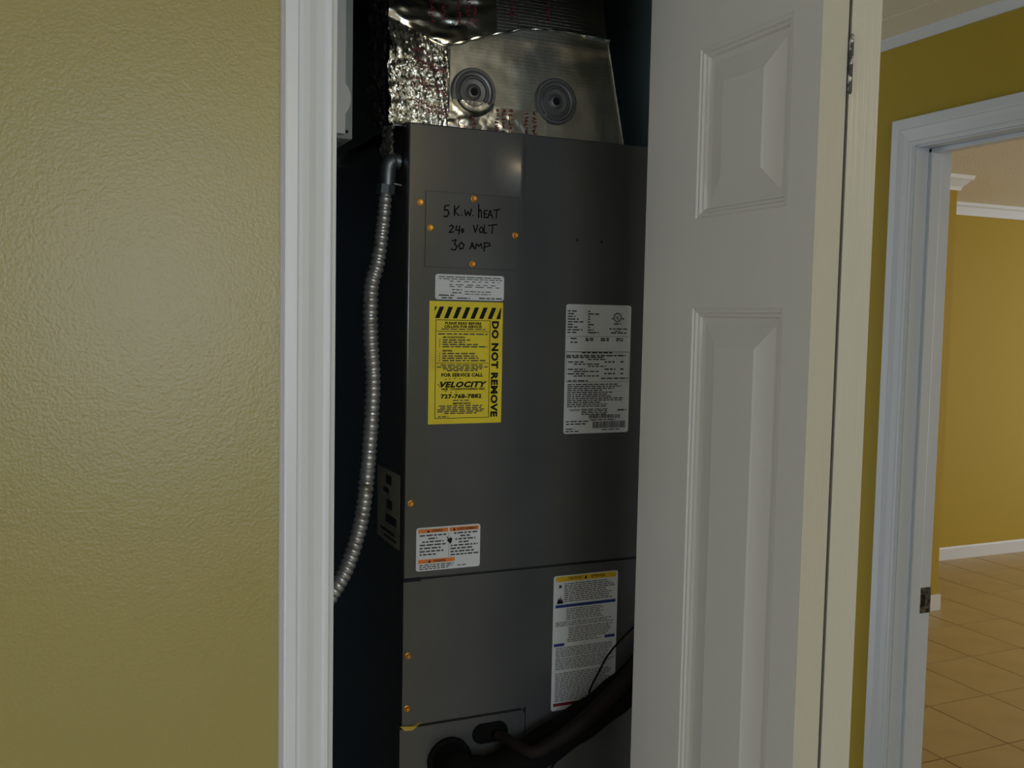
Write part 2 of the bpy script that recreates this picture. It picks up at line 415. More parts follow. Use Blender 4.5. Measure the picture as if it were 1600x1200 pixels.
# ------------------------------------------------------------------ air handler
AX0, AX1, AY, AY2, AZ1 = 0.4540, 0.8990, 1.42, 1.985, 1.892
ah = empty('air_handler', 'tall grey steel air handler with stickers standing inside the closet', 'air handler', loc=(0.6765, 1.70, 0))
ah_inv = Matrix.Translation((-0.6765, -1.70, 0))
def ahp(o, parent=None):
    if parent is None:
        o.parent = ah; o.matrix_parent_inverse = ah_inv
    else:
        o.parent = parent
    return o
ahp(MB().cbox(AX0 + 0.0012, AX1 - 0.0012, AY + 0.010, AY2, 0.60, AZ1 - 0.001, 0.002).build('cabinet', 'steel'))
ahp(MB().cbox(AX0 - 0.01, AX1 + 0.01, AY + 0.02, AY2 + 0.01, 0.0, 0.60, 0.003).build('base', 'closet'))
def glint_bulge(x, z):                                        # bulge added to the sheet above the heater plate to make a glint
    a = min(max((x - 0.585) / 0.055, 0), 1.06); b = min(max((0.650 - x) / 0.009, 0), 1)
    return 0.0041 * a * a * b * b * (3 - 2 * b) * math.exp(-((z - 1.838) / 0.040) ** 2)
def panel_front():
    mb = MB(); x0, x1, z0, z1, c = AX0, AX1, 1.1895, AZ1, 0.0028
    xs = [x0 + c + (x1 - x0 - 2 * c) * i / 220 for i in range(221)]; zs = [z0 + c, 1.4, 1.7] + [1.78 + (z1 - c - 1.78) * i / 36 for i in range(37)]
    k = len(xs)
    for z in zs:
        for x in xs: mb.v.append((x, AY - glint_bulge(x, z), z))
    for j in range(len(zs) - 1):
        for i in range(k - 1): mb.f.append((j * k + i, j * k + i + 1, (j + 1) * k + i + 1, (j + 1) * k + i))
    b = lambda t: c * (1 - math.cos(t)); q = lambda t: c * math.sin(t)
    def loop(e, y): return [(x0 + e, y, z0 + e), (x1 - e, y, z0 + e), (x1 - e, y, z1 - e), (x0 + e, y, z1 - e)]
    R = [loop(c, AY)] + [loop(c - q(t), AY + b(t)) for t in (0.39, 0.79, 1.18, 1.5708)] + [loop(0, AY + 0.024)]
    vs_ = [p for r in R for p in r]; fs = [(4 * m + e, 4 * m + (e + 1) % 4, 4 * m + 4 + (e + 1) % 4, 4 * m + 4 + e) for m in range(len(R) - 1) for e in range(4)]
    m = 4 * (len(R) - 1); mb.add(vs_, fs + [(m, m + 1, m + 2, m + 3)])
    return mb
ahp(panel_front().build('upper_panel', 'steel', smooth=True))
pm = MB(); pm.prism([(AX0, 0.9530), (0.6690, 0.9530), (0.6690, 0.60), (AX1, 0.60), (AX1, 1.1865), (AX0, 1.1865)], 'y', AY + 0.0006, AY + 0.022)
ahp(pm.build('middle_panel', 'steel'))
pl = [(AX0 - 0.004, 0.60), (0.6670, 0.60), (0.6670, 0.940)] + [(0.6590 + 0.008 * math.cos(a), 0.9415 + 0.008 * math.sin(a)) for a in (0.5, 1.0, 1.5)] + [(AX0 - 0.004, 0.9495)]
ahp(MB().prism(pl, 'y', AY - 0.001, AY + 0.020).build('lower_panel', 'steel'))
plate = ahp(MB().cbox(0.4815, 0.6383, AY - 0.0016, AY + 0.001, 1.6755, 1.7910, 0.0006).build('heater_cover_plate', 'steel'))
def screw(x, z, parent, y=AY):
    m = MB()
    m.lathe([(0.0054, 0), (0.0054, 0.0008), (0.0044, 0.0012)], (x, y, z), (0, -1, 0), 14)
    m.lathe([(0.0040, 0.001), (0.0040, 0.0036), (0.0034, 0.0044)], (x, y, z), (0, -1, 0), 6)
    o = m.build('screw', 'brass'); ahp(o, parent); return o
for x, z in ((0.5605, 1.7840), (0.4895, 1.7351), (0.6325, 1.7308), (0.5601, 1.6825)):
    o = screw(x, z, None, AY - 0.0016)
for x, z in ((0.4735, 1.7729), (0.4641, 1.3084), (0.4625, 1.0666), (0.4620, 0.9816)):
    screw(x, z, None)
for x, z in ((0.7446, 1.7292), (0.7902, 1.7283)):
    ahp(MB().lathe([(0.0022, -0.0002), (0.0022, 0.0004)], (x, AY, z), (0, -1, 0), 10).build('screw_hole', 'black'))
ahp(MB().box(0.4535, 0.482, AY - 0.0004, AY + 0.003, 1.1845, 1.1905).build('panel_slot', 'black'))
sc_ = MB().add([(0.450, AY - 0.002, 0.955), (0.478, AY - 0.004, 0.952), (0.486, AY - 0.001, 0.957), (0.470, AY - 0.003, 0.946), (0.458, AY - 0.003, 0.947), (0.470, AY + 0.004, 0.951)],
               [(0, 1, 4), (1, 3, 4), (1, 2, 3), (0, 5, 1), (1, 5, 2), (0, 4, 5), (4, 3, 5), (3, 2, 5)])
ahp(sc_.build('insulation_scrap', 'scrap'))
# obround pipe opening with its rubber rim
def obround(cx, cz, hw, hh, n=10):
    return [(cx + (hw - hh) * (1 if math.cos(a) >= 0 else -1) + hh * math.cos(a), cz + hh * math.sin(a)) for a in [2 * math.pi * (k + .5) / (2 * n) for k in range(2 * n)]]
g = MB(); o1 = obround(0.604, 0.9215, 0.031, 0.0165); o2 = obround(0.604, 0.9215, 0.0275, 0.013); nn = len(o1)
g.add([(x, AY - 0.001, z) for x, z in o1] + [(x, AY - 0.005, z) for x, z in o1] + [(x, AY - 0.005, z) for x, z in o2] + [(x, AY - 0.0015, z) for x, z in o2],
      [(k * nn + i, k * nn + (i + 1) % nn, (k + 1) * nn + (i + 1) % nn, (k + 1) * nn + i) for k in range(3) for i in range(nn)] + [tuple(3 * nn + i for i in range(nn))])
ahp(g.build('pipe_grommet', 'foam'))

# ---- flat print helpers (in the X-Z plane of the cabinet front)
def font_mesh(body, bold=0.0, shear=0.0, spacing=1.0):
    c = bpy.data.curves.new('tmp', 'FONT'); c.body = body; c.size = 1.0; c.offset = bold; c.shear = shear; c.space_character = spacing
    c.resolution_u = 2
    o = bpy.data.objects.new('tmp', c); col.objects.link(o)
    bpy.context.view_layer.update()
    me = bpy.data.meshes.new_from_object(o.evaluated_get(bpy.context.evaluated_depsgraph_get()))
    V = [tuple(v.co[:2]) for v in me.vertices]; F = [tuple(p.vertices) for p in me.polygons]
    bpy.data.objects.remove(o); bpy.data.curves.remove(c); bpy.data.meshes.remove(me)
    return V, F
class Label:
    """a sticker: u to the right, v down, both 0..1"""
    def __init__(s, x0, x1, z1, z0, y=AY):
        s.x0, s.x1, s.z0, s.z1, s.y = x0, x1, z0, z1, y; s.w = x1 - x0; s.h = z1 - z0
        s.ink = {}
    def P(s, u, v, lift=0.0011):
        return (s.x0 + u * s.w, s.y - lift, s.z1 - v * s.h)
    def mb(s, m): return s.ink.setdefault(m, MB())
    def sheet(s, name, m, r=0.004, label=None):
        pts = []
        for cx, cz, a0 in ((s.x1 - r, s.z1 - r, 0), (s.x0 + r, s.z1 - r, 90), (s.x0 + r, s.z0 + r, 180), (s.x1 - r, s.z0 + r, 270)):
            for k in range(4): a = math.radians(a0 + k * 30); pts.append((cx + r * math.cos(a), cz + r * math.sin(a)))
        o = MB().prism(pts, 'y', s.y - 0.0006, s.y + 0.0003).build(name, m); ahp(o)
        if label: o['label'] = label
        s.obj = o; return o
    def rect(s, m, u0, u1, v0, v1, lift=0.0011):
        s.mb(m).add([s.P(u0, v1, lift), s.P(u1, v1, lift), s.P(u1, v0, lift), s.P(u0, v0, lift)], [(0, 1, 2, 3)])
    def poly(s, m, uv, lift=0.0011):
        s.mb(m).add([s.P(u, v, lift) for u, v in uv], [tuple(range(len(uv)))])
    def text(s, m, body, u0, u1, v0, v1, bold=0.0, shear=0.0, down=False, lift=0.0012, spacing=1.0):
        V, F = font_mesh(body, bold, shear, spacing)
        xs = [p[0] for p in V]; ys = [p[1] for p in V]; a, b, c, d = min(xs), max(xs), min(ys), max(ys)
        out = []
        for x, y in V:
            p, q = (x - a) / (b - a), (y - c) / (d - c)
            out.append(s.P(u0 + q * (u1 - u0), v0 + p * (v1 - v0), lift) if down else s.P(u0 + p * (u1 - u0), v1 - q * (v1 - v0), lift))
        s.mb(m).add(out, F)
    def words(s, m, u0, u1, v, h, word=0.07, gap=0.018):
        """a row of print too fine to read: word-length dashes"""
        u = u0
        while u < u1 - 0.01:
            e = min(u1, u + word * random.uniform(0.5, 1.5)); s.rect(m, u, e, v - h / 2, v + h / 2); u = e + gap
    def frame(s, m, u0, u1, v0, v1, t):
        tu = t; tv = t * s.w / s.h
        s.rect(m, u0, u1, v0, v0 + tv); s.rect(m, u0, u1, v1 - tv, v1); s.rect(m, u0, u0 + tu, v0, v1); s.rect(m, u1 - tu, u1, v0, v1)
    def finish(s, names):
        for m, mb in s.ink.items():
            o = mb.build(names.get(m, 'lettering'), m); o.parent = s.obj; o['kind'] = 'stuff'

# handwriting in marker on the heater plate: strokes in a 3.2x enlarged sketch of the plate
glyph = {
    '5': [[(1, 0), (.25, .05), (.15, .45), (.7, .42), (.95, .7), (.6, 1), (.05, .95)]], 'K': [[(.1, 0), (.1, 1)], [(1, .05), (.12, .55), (1, 1)]], '.': [[(.2, .4), (.8, .6)]],
    'W': [[(0, .1), (.2, 1), (.5, .4), (.75, 1), (1, 0)]], 'h': [[(.15, 0), (.2, 1)], [(.2, .55), (.6, .4), (.85, .55), (.9, 1)]], 'E': [[(1, 0), (.1, .05), (.1, 1), (1, .95)], [(.1, .5), (.8, .48)]],
    'A': [[(0, 1), (.5, 0), (1, 1)], [(.2, .62), (.85, .6)]], 'T': [[(0, .1), (1, 0)], [(.5, .05), (.45, 1)]], '2': [[(.05, .2), (.5, 0), (.9, .25), (.5, .6), (0, 1), (1, .92)]],
    '4': [[(.3, 0), (.1, .5), (.9, .5)], [(.85, 0), (.7, 1)]], '0': [[(.5, 0), (.05, .4), (.3, 1), (.8, .9), (1, .35), (.5, 0)]], 'V': [[(0, .05), (.45, 1), (1, 0)]],
    'L': [[(.2, 0), (.1, 1), (1, .95)]], '3': [[(.1, .1), (.8, 0), (.5, .42), (1, .65), (.6, 1), (0, .9)]], 'M': [[(0, 1), (.15, .1), (.5, .6), (.8, .1), (1, 1)]], 'P': [[(.15, 0), (.1, 1)], [(.1, .05), (.8, .05), (.95, .35), (.15, .55)]]}
put = [('5', 552, 580, 450, 505), ('K', 603, 628, 452, 500), ('.', 638, 643, 494, 500), ('W', 655, 690, 468, 500), ('.', 695, 700, 497, 503), ('h', 722, 742, 445, 510), ('E', 752, 768, 475, 510), ('A', 771, 796, 474, 512), ('T', 800, 832, 470, 512),
       ('2', 580, 605, 545, 580), ('4', 610, 636, 548, 590), ('0', 640, 652, 563, 580), ('V', 700, 722, 545, 580), ('0', 728, 750, 555, 582), ('L', 752, 768, 545, 585), ('T', 775, 818, 543, 585),
       ('3', 592, 622, 615, 665), ('0', 628, 655, 628, 660), ('A', 685, 706, 630, 660), ('M', 712, 746, 632, 660), ('P', 752, 788, 630, 672)]
hw = MB()
def hand_xz(a, b):
    px, py = 520 + a / 3.2, 180 + b / 3.2
    return 0.5098 + 0.001076 * (px - 692), 1.7713 - 0.00103 * (py - 320) + 0.000065 * (px - 692)
for ch, a0, a1, b0, b1 in put:
    for st in glyph[ch]:
        pts = [hand_xz(a0 + u * (a1 - a0), b0 + v * (b1 - b0)) for u, v in st]
        for (xa, za), (xb, zb) in zip(pts, pts[1:]):
            dx, dz = xb - xa, zb - za; L_ = math.hypot(dx, dz) or 1e-6; nx, nz = -dz / L_ * 0.0010, dx / L_ * 0.0010; ex, ez = dx / L_ * 0.0006, dz / L_ * 0.0006
            hw.add([(xa - ex + nx, AY - 0.0021, za - ez + nz), (xa - ex - nx, AY - 0.0021, za - ez - nz), (xb + ex - nx, AY - 0.0021, zb + ez - nz), (xb + ex + nx, AY - 0.0021, zb + ez + nz)], [(0, 1, 2, 3)])
o = hw.build('handwriting', 'marker', plate); o['label'] = 'handwritten marker note reading 5 K.W. heat 240 volt 30 amp'

# small white data label
L1 = Label(0.4990, 0.6147, 1.6652, 1.6260)
L1.sheet('data_label', 'paper', label='small white printed label')
L1.words('ink', 0.05, 0.96, 0.10, 0.035, 0.10); L1.words('ink', 0.05, 0.97, 0.18, 0.030, 0.07)
for v in (0.27, 0.40, 0.48): L1.words('ink', 0.20, 0.93, v, 0.03, 0.08, 0.05)
L1.words('ink', 0.24, 0.38, 0.60, 0.04); L1.words('ink', 0.42, 0.80, 0.66, 0.03); L1.words('ink', 0.24, 0.38, 0.72, 0.04); L1.words('ink', 0.42, 0.80, 0.76, 0.03); L1.words('ink', 0.05, 0.27, 0.83, 0.05, 0.12)
L1.words('ink', 0.09, 0.26, 0.93, 0.05, 0.09); L1.words('ink', 0.31, 0.50, 0.93, 0.045, 0.12); L1.words('ink', 0.63, 0.97, 0.92, 0.05, 0.07)
L1.finish({'ink': 'fine_print'})

# yellow service label
L2 = Label(0.4900, 0.6138, 1.6235, 1.4315)
L2.sheet('service_label', 'yellow', 0.001, 'yellow service sticker with black hazard stripes')
for k in range(8):
    u = 0.075 + k * 0.1185
    a = max(0.06, u - 0.01)
    L2.poly('black', [(u, 0.138), (min(u + 0.058, 0.97), 0.138), (min(u + 0.118, 0.975), 0.045), (min(u + 0.060, 0.972), 0.045)])
L2.poly('black', [(0.07, 0.045), (0.10, 0.045), (0.07, 0.085)])
L2.frame('black', 0.085, 0.825, 0.150, 0.955, 0.007)
L2.text('black', 'DO NOT REMOVE', 0.845, 0.945, 0.155, 0.950, bold=0.048, down=True, spacing=1.10)
L2.text('black', 'PLEASE READ BEFORE', 0.21, 0.70, 0.166, 0.188, 0.045, spacing=1.1); L2.text('black', 'CALLING FOR SERVICE!', 0.20, 0.71, 0.193, 0.215, 0.045, spacing=1.1)
L2.words('ink', 0.16, 0.76, 0.225, 0.008); L2.rect('black', 0.10, 0.81, 0.2405, 0.2445); L2.words('ink', 0.12, 0.79, 0.265, 0.010, 0.09)
L2.text('black', 'AIR CONDITIONING', 0.18, 0.48, 0.284, 0.299, 0.035)
for v, e in ((0.314, 0.55), (0.332, 0.48), (0.350, 0.66), (0.368, 0.79)): L2.rect('ink', 0.135, 0.148, v - 0.004, v + 0.004); L2.words('ink', 0.18, e, v, 0.010)
L2.text('black', 'HEATING', 0.18, 0.31, 0.394, 0.409, 0.035)
for v, e in ((0.424, 0.62), (0.444, 0.65), (0.462, 0.67), (0.482, 0.78)): L2.rect('ink', 0.135, 0.148, v - 0.004, v + 0.004); L2.words('ink', 0.18, e, v, 0.010)
L2.rect('black', 0.10, 0.81, 0.500, 0.5035)
for v, a, b in ((0.518, 0.16, 0.75), (0.534, 0.11, 0.80), (0.549, 0.19, 0.72), (0.563, 0.24, 0.67)): L2.words('ink', a, b, v, 0.009)
L2.text('black', 'FOR SERVICE CALL', 0.17, 0.735, 0.584, 0.614, 0.045, spacing=1.08)
L2.text('black', 'VELOCITY', 0.155, 0.795, 0.652, 0.702, 0.050, shear=0.30, spacing=1.10)
L2.text('black', 'AIR  CONDITIONING INC', 0.185, 0.765, 0.705, 0.724, 0.04, spacing=1.08)
for u, v in ((0.22, 0.632), (0.27, 0.628), (0.34, 0.624), (0.41, 0.627), (0.15, 0.660), (0.12, 0.675), (0.14, 0.690), (0.17, 0.712), (0.22, 0.730), (0.29, 0.738), (0.36, 0.736)):
    L2.rect('black', u, u + 0.022, v, v + 0.006)
L2.text('black', '727-768-7882', 0.165, 0.720, 0.755, 0.792, 0.045, spacing=1.08)
L2.words('ink', 0.33, 0.55, 0.808, 0.008, 0.06)
L2.text('black', 'IMPORTANT!', 0.33, 0.57, 0.825, 0.842, 0.04)
for v, a, b in ((0.853, 0.14, 0.73), (0.869, 0.16, 0.72), (0.884, 0.12, 0.76), (0.899, 0.12, 0.76), (0.914, 0.22, 0.66)): L2.words('ink', a, b, v, 0.009)
L2.words('ink', 0.13, 0.27, 0.940, 0.008, 0.06)
L2.finish({'black': 'lettering', 'ink': 'fine_print'})

# white rating label
L3 = Label(0.7270, 0.8505, 1.6240, 1.4090)
L3.sheet('rating_label', 'paper', label='tall white rating label with barcodes')
for k in range(9):
    v = 0.052 + k * 0.0205
    L3.words('ink', 0.02, random.uniform(0.12, 0.26), v, 0.010, 0.08); L3.words('ink', 0.33, random.choice((0.36, 0.42, 0.50)), v, 0.010, 0.10)
def ring(L, m, u, v, r0, r1, n=22):
    pts = []
    k = L.w / L.h
    for i in range(n):
        a = 2 * math.pi * i / n; pts += [(u + r0 * math.cos(a), v + r0 * k * math.sin(a)), (u + r1 * math.cos(a), v + r1 * k * math.sin(a))]
    L.mb(m).add([L.P(a, b) for a, b in pts], [(2 * i, 2 * i + 1, (2 * i + 3) % (2 * n), (2 * i + 2) % (2 * n)) for i in range(n)])
ring(L3, 'ink', 0.785, 0.095, 0.050, 0.064)
L3.text('ink', 'U', 0.752, 0.785, 0.080, 0.104, 0.02); L3.text('ink', 'L', 0.785, 0.815, 0.088, 0.112, 0.02)
L3.words('ink', 0.695, 0.72, 0.105, 0.010); L3.words('ink', 0.855, 0.89, 0.105, 0.010)
L3.words('ink', 0.73, 0.84, 0.145, 0.010); L3.words('ink', 0.66, 0.95, 0.185, 0.009); L3.words('ink', 0.75, 0.83, 0.202, 0.008); L3.words('ink', 0.69, 0.93, 0.216, 0.010)
L3.rect('ink', 0.01, 0.98, 0.2445, 0.2465)
for v, seg in ((0.262, ((0.07, 0.19), (0.30, 0.42), (0.53, 0.66), (0.77, 0.88))), (0.276, ((0.30, 0.42), (0.53, 0.66), (0.77, 0.88))), (0.292, ((0.07, 0.19),)),):
    for a, b in seg: L3.words('ink', a, b, v, 0.010)
L3.rect('ink', 0.01, 0.98, 0.363, 0.365); L3.words('ink', 0.25, 0.73, 0.372, 0.010); L3.words('ink', 0.02, 0.93, 0.394, 0.011); L3.words('ink', 0.02, 0.58, 0.408, 0.010); L3.words('ink', 0.34, 0.62, 0.424, 0.009)
for v in (0.443, 0.500, 0.535):
    L3.words('ink', 0.04, 0.30, v, 0.010); L3.words('ink', 0.60, 0.77, v, 0.011); L3.words('ink', 0.85, 0.90, v, 0.011); L3.words('ink', 0.13, 0.52, v + 0.017, 0.009)
L3.words('ink', 0.35, 0.62, 0.477, 0.009); L3.words('ink', 0.55, 0.97, 0.572, 0.010); L3.words('ink', 0.04, 0.35, 0.590, 0.010)
L3.frame('ink', 0.015, 0.985, 0.365, 0.600, 0.004)
v = 0.618
while v < 0.80:
    L3.words('ink', 0.04, random.uniform(0.55, 0.93), v, 0.008, 0.06, 0.014); v += 0.0155
L3.text('ink', 'CAUTION', 0.08, 0.24, 0.808, 0.824, 0.02)
for k in range(4): L3.words('ink', 0.26, 0.66, 0.812 + k * 0.013, 0.007)
L3.words('ink', 0.82, 0.96, 0.822, 0.012)
def barcode(L, u0, u1, v0, v1):
    u = u0
    while u < u1:
        e = u + random.choice((0.005, 0.008, 0.013)); L.rect('ink', u, min(e, u1), v0, v1); u = e + random.choice((0.005, 0.008))
barcode(L3, 0.38, 0.86, 0.855, 0.885); L3.words('ink', 0.40, 0.80, 0.896, 0.008); barcode(L3, 0.44, 0.95, 0.908, 0.962); L3.words('ink', 0.58, 0.88, 0.975, 0.008)
L3.words('ink', 0.03, 0.37, 0.905, 0.008); L3.words('ink', 0.03, 0.33, 0.925, 0.009); L3.words('ink', 0.03, 0.16, 0.963, 0.008); L3.words('ink', 0.03, 0.25, 0.982, 0.009)
L3.finish({'ink': 'fine_print'})

# orange-headed warning label
L4 = Label(0.4735, 0.5812, 1.2690, 1.2000)
L4.sheet('warning_label', 'paper', label='white warning label with orange bands')
L4.rect('orange', 0.03, 0.49, 0.035, 0.125, 0.0009); L4.rect('orange', 0.51, 0.97, 0.035, 0.125, 0.0009); L4.rect('orange', 0.03, 0.60, 0.735, 0.825, 0.0009)
for u, v in ((0.155, 0.05), (0.56, 0.05), (0.18, 0.75)): L4.poly('black', [(u, v + 0.065), (u + 0.05, v + 0.065), (u + 0.025, v)])
L4.text('black', 'WARNING', 0.23, 0.40, 0.055, 0.110, 0.02); L4.text('black', 'AVERTISSEMENT', 0.63, 0.94, 0.055, 0.110, 0.02); L4.text('black', 'WARNING', 0.26, 0.46, 0.755, 0.810, 0.02)
for k, (a, b) in enumerate(((0.05, 0.47), (0.18, 0.32), (0.09, 0.42), (0.05, 0.46), (0.05, 0.39), (0.05, 0.42), (0.05, 0.30))): L4.words('ink', a, b, 0.185 + k * 0.073, 0.034, 0.07)
for k, (a, b) in enumerate(((0.58, 0.95), (0.68, 0.84), (0.60, 0.92), (0.66, 0.84), (0.53, 0.96), (0.53, 0.90), (0.53, 0.92), (0.53, 0.97))): L4.words('ink', a, b, 0.175 + k * 0.071, 0.034, 0.06)
for k, (a, b) in enumerate(((0.05, 0.58), (0.05, 0.56), (0.05, 0.50))): L4.words('ink', a, b, 0.865 + k * 0.045, 0.022, 0.05)
L4.words('ink', 0.64, 0.78, 0.93, 0.02)
L4.poly('black', [(0.46, 0.235), (0.485, 0.25), (0.50, 0.30), (0.53, 0.26), (0.555, 0.29), (0.55, 0.36), (0.525, 0.42), (0.50, 0.37), (0.47, 0.34), (0.485, 0.30)])
L4.rect('ink', 0.497, 0.502, 0.14, 0.72)
L4.finish({'orange': 'orange_band', 'black': 'lettering', 'ink': 'fine_print'})

# amber-headed caution label on the middle panel
L5 = Label(0.7155, 0.8385, 1.1700, 0.9385)
L5.sheet('caution_label', 'paper', label='tall white caution label with amber and blue bands')
L5.rect('amber', 0.03, 0.97, 0.006, 0.045, 0.0009)
L5.text('black', 'CAUTION', 0.22, 0.42, 0.015, 0.034, 0.02); L5.text('black', 'ATTENTION', 0.57, 0.79, 0.015, 0.034, 0.02); L5.poly('black', [(0.465, 0.036), (0.515, 0.036), (0.49, 0.012)])
L5.rect('ink', 0.08, 0.12, 0.068, 0.090); L5.poly('black', [(0.05, 0.205), (0.15, 0.205), (0.13, 0.165), (0.115, 0.185), (0.105, 0.145), (0.09, 0.18), (0.075, 0.16)])
v = 0.062
while v < 0.205: L5.words('ink', 0.16, random.uniform(0.8, 0.96), v, 0.006, 0.06, 0.012); v += 0.0145
L5.rect('blue', 0.03, 0.97, 0.214, 0.236, 0.0009)
for a, b, u0, u1 in ((0.25, 0.33, 0.20, 0.80), (0.345, 0.375, 0.04, 0.96), (0.39, 0.47, 0.24, 0.93), (0.48, 0.505, 0.22, 0.76), (0.535, 0.60, 0.05, 0.96), (0.615, 0.70, 0.05, 0.96), (0.725, 0.93, 0.05, 0.95)):
    v = a
    while v < b: L5.words('ink', u0, u1 - random.uniform(0, 0.12), v, 0.005, 0.06, 0.012); v += 0.0128
L5.rect('blue', 0.02, 0.18, 0.500, 0.522, 0.0009); L5.rect('blue', 0.81, 0.97, 0.478, 0.500, 0.0009)
L5.rect('red', 0.03, 0.97, 0.945, 0.968, 0.0009)
L5.finish({'amber': 'amber_band', 'blue': 'blue_band', 'red': 'red_band', 'black': 'lettering', 'ink': 'fine_print'})

# weathered label on the left flank of the cabinet
sl = MB().box(AX0 + 0.0002, AX0 + 0.0014, 1.4470, 1.5720, 1.2290, 1.3480).build('flank_label', 'dullpaper'); ahp(sl)
sl['label'] = 'dull aged label on the side of the cabinet'
pr = MB()
for y0, y1, z0, z1 in ((1.49, 1.52, 1.325, 1.340), (1.505, 1.535, 1.310, 1.318), (1.485, 1.515, 1.285, 1.300), (1.46, 1.52, 1.262, 1.276), (1.47, 1.55, 1.245, 1.250), (1.46, 1.53, 1.236, 1.240)):
    pr.add([(AX0 - 0.0003, y0, z0), (AX0 - 0.0003, y1, z0), (AX0 - 0.0003, y1, z1), (AX0 - 0.0003, y0, z1)], [(0, 1, 2, 3)])
pr.build('fine_print', 'ink', sl)

# ------------------------------------------------------------------ foil plenum on top of the air handler
PY = 1.458
shoulder = [(0.428, 2.045), (0.470, 2.034), (0.520, 2.020), (0.580, 2.042), (0.660, 2.066), (0.730, 2.070), (0.812, 2.066)]
def interp(tab, x):
    if x <= tab[0][0]: return tab[0][1]
    for (a, b), (c, d) in zip(tab, tab[1:]):
        if x <= c: return b + (d - b) * (x - a) / (c - a)
    return tab[-1][1]
pn = empty('duct_plenum', 'foil-covered duct board plenum on top of the grey air handler', 'duct', loc=(0.64, 1.7, AZ1))
pn_inv = Matrix.Translation((-0.64, -1.7, -AZ1))
def pnp(o):
    o.parent = pn; o.matrix_parent_inverse = pn_inv; return o
def grid(mb, fn, nu, nv):
    k = len(mb.v)
    for j in range(nv + 1):
        for i in range(nu + 1):
            mb.v.append(tuple(fn(i / nu, j / nv)))
    for j in range(nv):
        for i in range(nu):
            a = k + j * (nu + 1) + i; mb.f.append((a, a + 1, a + nu + 2, a + nu + 1))
def crk(p, amp, f):
    q = Vector(p) * f
    return amp * (noise.noise(q) + 0.6 * noise.noise(q * 2.3) + 0.4 * noise.noise(q * 5.1))
def crk2(p, amp, f):
    q = Vector(p) * f
    return amp * (noise.noise(q) + 0.38 * noise.noise(q * 2.3) + 0.13 * noise.noise(q * 5.1))
def rightx(z): return 0.848 - (z - AZ1) * 0.207
def front(u, v):
    x0 = 0.440
    z = AZ1 + v * 0.13; x = x0 + u * (rightx(AZ1 + v * 0.172) - x0); z = AZ1 + v * (interp(shoulder, x) - AZ1)
    return (x, PY + crk((x, 0, z), 0.0012, 22), z)
def slope(u, v):
    x0 = 0.440; x = x0 + u * (0.812 - x0); z0 = interp(shoulder, x)
    e = v ** 1.0
    return (x - 0.02 * v * u, PY + e * 0.05 + crk((x, 0, z0), 0.0012, 22) * (1 - v) + crk((x, v, 3), 0.004, 14) * v, z0 + (2.40 - z0) * e)
bd = MB()
grid(bd, front, 40, 16); grid(bd, slope, 40, 14)
grid(bd, lambda u, v: (0.440, PY + (1 - u) * 0.46, AZ1 + v * (interp(shoulder, 0.440) - AZ1)), 6, 4)
grid(bd, lambda u, v: (0.440, PY + 0.05 * v + (1 - u) * (0.46 - 0.05 * v), interp(shoulder, 0.44) + v * (2.40 - interp(shoulder, 0.44))), 6, 6)
grid(bd, lambda u, v: (rightx(AZ1 + v * 0.172), PY + u * 0.46, AZ1 + v * 0.174), 6, 4)
grid(bd, lambda u, v: (0.812 - 0.02 * v, PY + 0.05 * v + u * (0.46 - 0.05 * v), 2.066 + v * (2.40 - 2.066)), 6, 6)
grid(bd, lambda u, v: (0.440 + u * 0.38, PY + 0.46, AZ1 + v * 0.508), 6, 6)
pnp(bd.build('duct_board', 'scrim', smooth=True))

def tape_front(u, v):                                  # crumpled foil over the left corner and flank
    x = 0.428 + u * 0.103; zt = interp(shoulder, x) + 0.004
    z = 1.8925 + v * (zt - 1.8925)
    edge = min(1, (1 - u) * 7) * min(1, 0.35 + 2 * (1 - v))
    y = PY - 0.004 - 0.010 * max(0, 1 - abs(u - 0.25) * 2) * edge - abs(crk2((x * 0.75 + z * 0.55, 0.3, z * (0.9 + 0.5 * u) - x * 0.6), 0.0190, 17)) * edge - abs(crk2((x * 0.8 - z * 0.5, 2.3, z * 0.8 + x * 0.6), 0.0042, 33)) * edge * (1 - 0.8 * u)
    return (x + crk((z, 0.7, 0), 0.005, 40) * (1 - u), y, z + crk((x, 5, 0), 0.002, 60) * v)
tp = MB(); grid(tp, tape_front, 60, 80)
pnp(tp.build('foil_tape', 'foil', smooth=True))
def tape_side(u, v):
    y = PY - 0.008 + u * 0.10; z = 1.893 + v * 0.20
    return (0.428 - abs(crk((0, y, z), 0.007, 40)) - crk((z, 0.7, 0), 0.003, 40), y, z)
tp = MB(); grid(tp, tape_side, 30, 46); pnp(tp.build('foil_tape', 'dullfoil'))
def tape_bottom(u, v):                                 # tape along the joint with the cabinet
    x = 0.528 + u * (0.700 - 0.528); top = 1.9385 - 0.004 * u; z = 1.8925 + v * (top - 1.8925)
    return (x, PY - 0.004 - abs(crk2((x, 1.3, z * 1.5), 0.0065, 26)) * (1 - 0.75 * u) * (1 - v * 0.6), z)
tp = MB(); grid(tp, tape_bottom, 56, 18); pnp(tp.build('foil_tape', 'foil', smooth=True))
fold = [(x, PY - 0.004 - 0.004 * abs(noise.noise(Vector((x * 30, 1, 0)))), interp(shoulder, x) + 0.0015 * noise.noise(Vector((x * 50, 7, 0)))) for x in [0.430 + 0.382 * i / 90 for i in range(91)]]
fr = [0.0022 + 0.0034 * abs(noise.noise(Vector((i * 0.16, 3, 0)))) * (1 if i < 45 else 0.5) + (0.003 if i > 78 else 0) for i in range(91)]
pnp(MB().tube(fold, fr, 9).build('foil_fold', 'foil', smooth=True))
